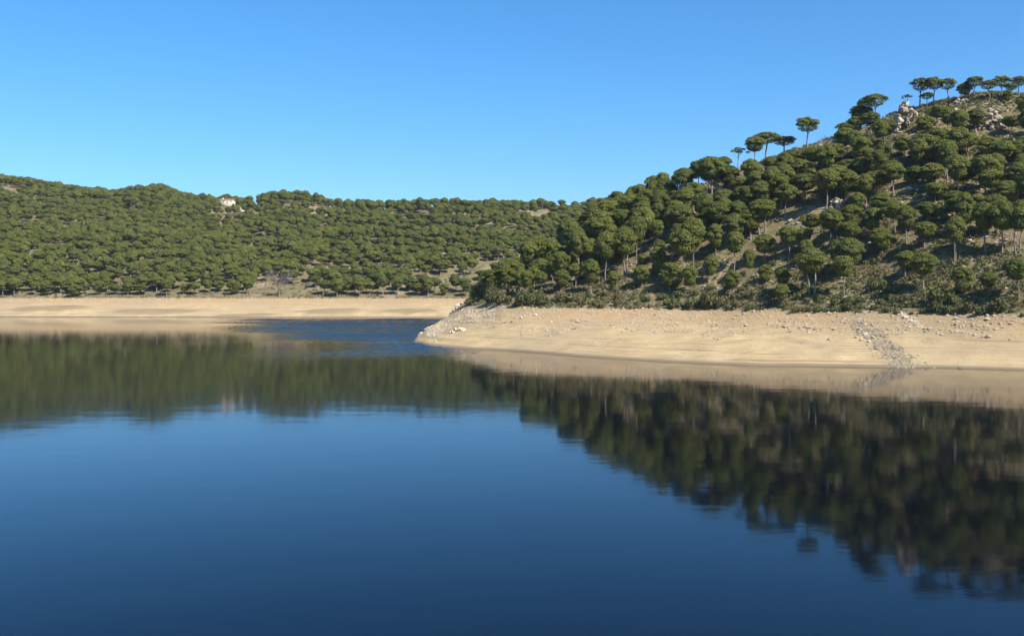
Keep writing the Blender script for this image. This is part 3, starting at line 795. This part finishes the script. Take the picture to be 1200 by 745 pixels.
bl = [(952, 226, 1.4, M_PALE), (933, 230, .9, M_PALE), (886, 260, 1.4, M_PALE), (926, 261, 1.3, M_PALE), (935, 263, 1.0, M_PALE), (916, 258, .9, M_ROCK), (958, 272, .8, M_PALE), (968, 264, .8, M_ROCK),
      (1013, 277, 1.0, M_ROCK), (1000, 214, .9, M_PALE), (989, 190, .8, M_PALE), (1066, 222, 1.0, M_PALE), (1075, 224, .9, M_PALE), (1072, 231, .9, M_PALE), (1064, 233, 1.0, M_PALE), (1082, 235, .8, M_PALE),
      (1136, 220, .9, M_PALE), (1150, 224, .8, M_PALE), (1179, 200, 1.1, M_ROCK), (1195, 190, 1.2, M_ROCK), (1041, 252, .9, M_ROCK), (1050, 249, .8, M_ROCK), (1023, 277, .7, M_PALE), (1136, 283, .8, M_PALE),
      (784, 272, .9, M_PALE), (762, 306, .7, M_PALE), (848, 212, 1.2, M_PALE), (1115, 168, 1.1, M_ROCK), (1148, 172, 1.0, M_ROCK), (1056, 170, 1.1, M_ROCK), (1127, 210, .8, M_ROCK), (1040, 206, 1.0, M_ROCK), (1024, 190, .9, M_ROCK),
      (1160, 140, 1.2, M_ROCK), (1180, 132, 1.0, M_ROCK), (1194, 128, 1.1, M_ROCK), (1120, 130, 1.2, M_ROCK), (1172, 168, 1.0, M_ROCK), (1108, 196, .9, M_ROCK), (1190, 176, 1.0, M_ROCK), (1003, 246, .9, M_ROCK), (1055, 292, .6, M_PALE),
      (980, 262, .8, M_ROCK), (944, 310, .6, M_PALE), (1068, 256, .8, M_PALE), (1095, 276, .7, M_ROCK), (1187, 262, .8, M_ROCK), (1165, 276, .7, M_PALE), (870, 304, .6, M_PALE), (840, 300, .6, M_ROCK)]
bl.sort(key=lambda b: (round(b[1] / 45), b[0]))
LV = {}
for px, py, s, m in bl:
    k = round(py / 45); LV[k] = LV.get(k, 0) + 1
    lv = {3: 'highest', 4: 'upper', 5: 'middle', 6: 'lower', 7: 'lowest'}.get(k, 'lowest')
    place_rock(ground_at(px, py), s, m, f"{'pale bleached' if m is M_PALE else 'tan granite'} boulder, {ordinal(LV[k])} from the point in the {lv} band of hill boulders", 'boulders on the near hill')
# boulders on the sand
sb = [(1008, 388, .8), (1014, 393, .9), (1010, 399, .8), (1018, 401, .7), (1004, 396, .6), (1022, 397, .7), (1054, 367, .9), (1061, 373, .7), (1067, 377, .6), (1073, 381, .6), (1085, 390, .5), (600, 377, .6), (611, 373, .6), (628, 370, .7), (632, 374, .6),
      (510, 401, .6), (646, 378, .5), (835, 383, .6), (842, 398, .4), (902, 372, .4), (880, 398, .3), (1120, 369, .6), (1157, 371, .5)]
for j, (px, py, s) in enumerate(sorted(sb)):
    place_rock(ground_at(px, py), s, M_PALE, f"bleached boulder lying on the near sand, {ordinal(j + 1)} counted from the point's tip", 'boulders on the near sand')

def stones(name, label, P, S, m, seed):
    """loose stones: small five-sided lumps, one mass"""
    rr = np.random.default_rng(seed)
    base = np.array([[1, 0, 0], [.3, .9, .1], [-.8, .6, 0], [-.8, -.6, 0], [.3, -.9, .05], [.1, 0, .75], [-.3, .1, .6]])
    tri = np.array([[0, 1, 5], [1, 2, 6], [1, 6, 5], [2, 3, 6], [3, 4, 6], [4, 5, 6], [4, 0, 5]])
    n = len(P); th = rr.uniform(0, 6.28, n); ca, sa = np.cos(th), np.sin(th)
    b = base[None] * rr.uniform(.7, 1.3, (n, 7, 3)) * S[:, None, None]
    v = np.stack([b[..., 0] * ca[:, None] - b[..., 1] * sa[:, None], b[..., 0] * sa[:, None] + b[..., 1] * ca[:, None], b[..., 2] - .12 * S[:, None]], 2) + P[:, None]
    f = (tri[None] + 7 * np.arange(n)[:, None, None]).reshape(-1, 3)
    tag(add(name, new_mesh(name, v.reshape(-1, 3), f, [m])), label, 'stones', kind='stuff')
def field(n, pxr, zr, Yr, seed, near_only=True):
    rr = np.random.default_rng(seed)
    Y = rr.uniform(*Yr, n); px = rr.uniform(*pxr, n); X = (px - 600) / FPX * Y; Z = height(X, Y)
    lim = zr[0] + 2.2 * (fbm(X / 11, Y / 11, 71, 3))
    ok = (Z > lim) & (Z < zr[1]) & (fbm(X / 5, Y / 5, 81, 2) + rr.uniform(-.8, .8, n) > -.1)
    return np.stack([X, Y, Z], 1)[ok], rr
P, rr = field(70000, (530, 1230), (4.6, 10.6), (205, 345), 3)
stones('gravel', 'loose stones strewn over the upper part of the near sand', P, rr.exponential(.14, len(P)).clip(.06, .75) + .05, M_TAN, 1)
P, rr = field(16000, (560, 1230), (11, 95), (225, 370), 5)
stones('rubble', 'broken rock and loose stones lying on the near hill slope', P, rr.exponential(.28, len(P)).clip(.1, 1.0), M_ROCK, 2)
# the rubble gully running down the sand to the water, and the pale streak beside it
Q, S = [], []
for k in range(1500):
    t = r3.random() ** .8
    px, py = 1000 + 66 * t + r3.normal() * (7 + 3 * t), 374 + 58 * t + r3.normal() * 2.2
    if py > 432.5: continue
    Q.append(ground_at(px, py)); S.append(.1 + r3.exponential(.14))
stones('rubble', 'grey stone rubble filling the gully that runs down the sand to the water', np.array(Q), np.array(S), M_GREY, 3)
Q, S = [], []
for k in range(220):
    t = r3.random()
    Q.append(ground_at(1052 + 30 * t + r3.normal() * 2, 365 + 20 * t + r3.normal() * 1.2)); S.append(r3.uniform(.12, .4))
stones('rubble', 'short pale streak of stones above the gully in the sand', np.array(Q), np.array(S), M_PALE, 4)
Q, S = [], []
for k in range(900):
    px = r3.uniform(500, 580); c = np.interp(px, [500, 520, 545, 580], [390, 380, 368, 366])
    Q.append(ground_at(px, c + r3.normal() * 5)); S.append(r3.uniform(.1, .4))
stones('rubble', 'bleached stones covering the back of the sand point', np.array(Q), np.array(S), M_PALE, 5)
Q, S = [], []
for k in range(500):
    g = ground_at(r3.uniform(-20, 545), r3.uniform(349, 354), 540.0, 720.0); Q.append(g); S.append(r3.uniform(.15, .6))
stones('gravel', 'stones along the top of the far beach', np.array(Q), np.array(S), M_PALE, 6)

# ---------------------------------------------------------------- dead wood and bare trees
def bare_tree(label, px, py, hpx, wpx, y0=190.0, y1=520.0, seed=1, name='bare_tree', cat='bare tree'):
    rr = np.random.default_rng(seed)
    g = ground_at(px, py, y0, y1); h = hpx * g[1] / FPX; w = wpx * g[1] / FPX
    root = add(name, None, None, tuple(g)); tag(root, label, cat)
    tr, tw = [], []
    tr.append(tube([[0, 0, -.4], [.02 * w, 0, h * .3], [-.02 * w, 0, h * .55]], [h * .022, h * .017, h * .010], 6))
    for i in range(16):
        a = rr.uniform(0, 6.28); z0 = h * rr.uniform(.15, .55); e = np.array([math.cos(a) * w * .5 * rr.uniform(.4, 1), math.sin(a) * w * .5 * rr.uniform(.4, 1), h * rr.uniform(.6, 1.0)])
        s = np.array([0, 0, z0]); m = (s + e) / 2 + [0, 0, -.04 * h]
        tr.append(tube([s, m, e], [h * .009, h * .006, h * .003], 4))
        for j in range(16):
            q = rr.uniform(.3, 1); b = s * (1 - q) + e * q
            tw.append(tube([b, b + rr.normal(size=3) * h * .05 + [0, 0, h * .03], b + rr.normal(size=3) * h * .09 + [0, 0, h * .06]], [h * .004, h * .003, h * .0015], 3))
    add('trunk', new_mesh('trunk', *cat_mesh(tr), [M_DRY]), root); add('twigs', new_mesh('twigs', *cat_mesh(tw), [M_DRY]), root)
bare_tree('grey leafless bushy tree at the edge of the far beach', 327, 348, 33, 34, 540.0, 720.0, 3)
bare_tree('grey leafless shrub on the skyline beside the lone pine', 966, 176, 18, 24, seed=5)
def driftwood(label, px, py, L, seed):
    rr = np.random.default_rng(seed); g = ground_at(px, py)
    a = rr.uniform(-.6, .6); d = np.array([math.cos(a), math.sin(a), .15])
    root = add('driftwood', None, None, tuple(g)); tag(root, label, 'driftwood', 'dead wood on the near sand')
    add('stump', new_mesh('stump', *tube([-d * L * .5 + [0, 0, .12], [0, 0, .22], d * L * .5 + [0, 0, .2]], [.10, .16, .06]), [M_BARK]), root)
    add('branch', new_mesh('branch', *cat_mesh([tube([[0, 0, .2], d * L * .2 + [0, 0, L * .3], d * L * .25 + [.1, 0, L * .55]], [.07, .05, .02], 5), tube([d * L * .1 + [0, 0, .2], d * L * .35 + [0, 0, L * .25]], [.05, .02], 5)]), [M_BARK]), root)
driftwood('dark driftwood stump lying alone on the middle of the near sand', 673, 386, 1.6, 1)
driftwood('small upright dark snag just above the driftwood stump on the middle sand', 678, 379, .8, 2)
driftwood('dark root snag on the sand just below the pale stone streak', 1086, 389, 1.3, 3)
driftwood('short dark snag on the sand high up near the picture edge', 1149, 385, .9, 4)
driftwood('dark snag standing at the waterline right of the gully', 1125, 430.5, .9, 5)

# ---------------------------------------------------------------- the house on the far ridge
def box(x0, x1, y0, y1, z0, z1):
    v = np.array([[x, y, z] for z in (z0, z1) for y in (y0, y1) for x in (x0, x1)], float)
    return v, np.array([[0, 2, 3, 1], [4, 5, 7, 6], [0, 1, 5, 4], [2, 6, 7, 3], [0, 4, 6, 2], [1, 3, 7, 5]])
def house(name, label, px, py, w, d, h, roof_h, turn, chim=True):
    g = ground_at(px, py, 900.0, 1135.0)
    root = add(name, None, None, (g[0], g[1], g[2] + 2.5), (0, 0, turn)); tag(root, label, 'house')
    wall = add('wall', new_mesh('wall', *box(-w / 2, w / 2, -d / 2, d / 2, -5, h), [M_WALL]), root)
    e = .6
    rv = np.array([[-w / 2 - e, -d / 2 - e, h], [w / 2 + e, -d / 2 - e, h], [w / 2 + e, d / 2 + e, h], [-w / 2 - e, d / 2 + e, h], [-w / 2 - e, 0, h + roof_h], [w / 2 + e, 0, h + roof_h]])
    me = bpy.data.meshes.new('roof'); me.from_pydata(rv.tolist(), [], [[0, 1, 5, 4], [2, 3, 4, 5], [0, 4, 3], [1, 2, 5], [0, 3, 2, 1]]); me.materials.append(M_ROOF)
    roof = add('roof', me, root)
    if chim: add('chimney', new_mesh('chimney', *box(-w * .32, -w * .32 + 1, .5, 1.5, h + .3, h + roof_h + 1.2), [M_WALL]), roof)
    n = max(1, int(w // 3.6))
    for k in range(n):
        x = -w / 2 + w * (k + .5) / n
        if k == n // 2:
            add('door', new_mesh('door', *box(x - .55, x + .55, -d / 2 - .05, -d / 2 + .05, 0, 2.2), [M_DOOR]), root)
        else:
            wn_ = add('window', new_mesh('window', *box(x - .5, x + .5, -d / 2 - .04, -d / 2 + .05, 1.2, 2.5), [M_PANE]), root)
            add('sill', new_mesh('sill', *box(x - .65, x + .65, -d / 2 - .16, -d / 2 + .02, 1.08, 1.19), [M_WALL]), wn_)
house('house', 'cream walled house with red roof high on the far ridge', 266, 242, 16.5, 8, 3.7, 1.3, math.radians(-8))
house('shed', 'tiny pale shed with red roof below the ridge house', 284, 248, 4.2, 3.4, 2.3, .9, math.radians(10), False)

# ---------------------------------------------------------------- air
hz = bpy.data.materials.new('thin_haze'); hz.use_nodes = True
hn = hz.node_tree.nodes; hn.clear()
ho, hv = hn.new('ShaderNodeOutputMaterial'), hn.new('ShaderNodeVolumePrincipled')
hv.inputs['Color'].default_value = (.80, .88, 1.0, 1); hv.inputs['Density'].default_value = .00005; hv.inputs['Anisotropy'].default_value = .2
hz.node_tree.links.new(hv.outputs[0], ho.inputs['Volume'])
tag(add('haze', new_mesh('haze', *box(-3200, 3200, -1600, 2300, -8.5, 260), [hz])), 'thin blue air over the lake and hills', 'haze', kind='stuff')
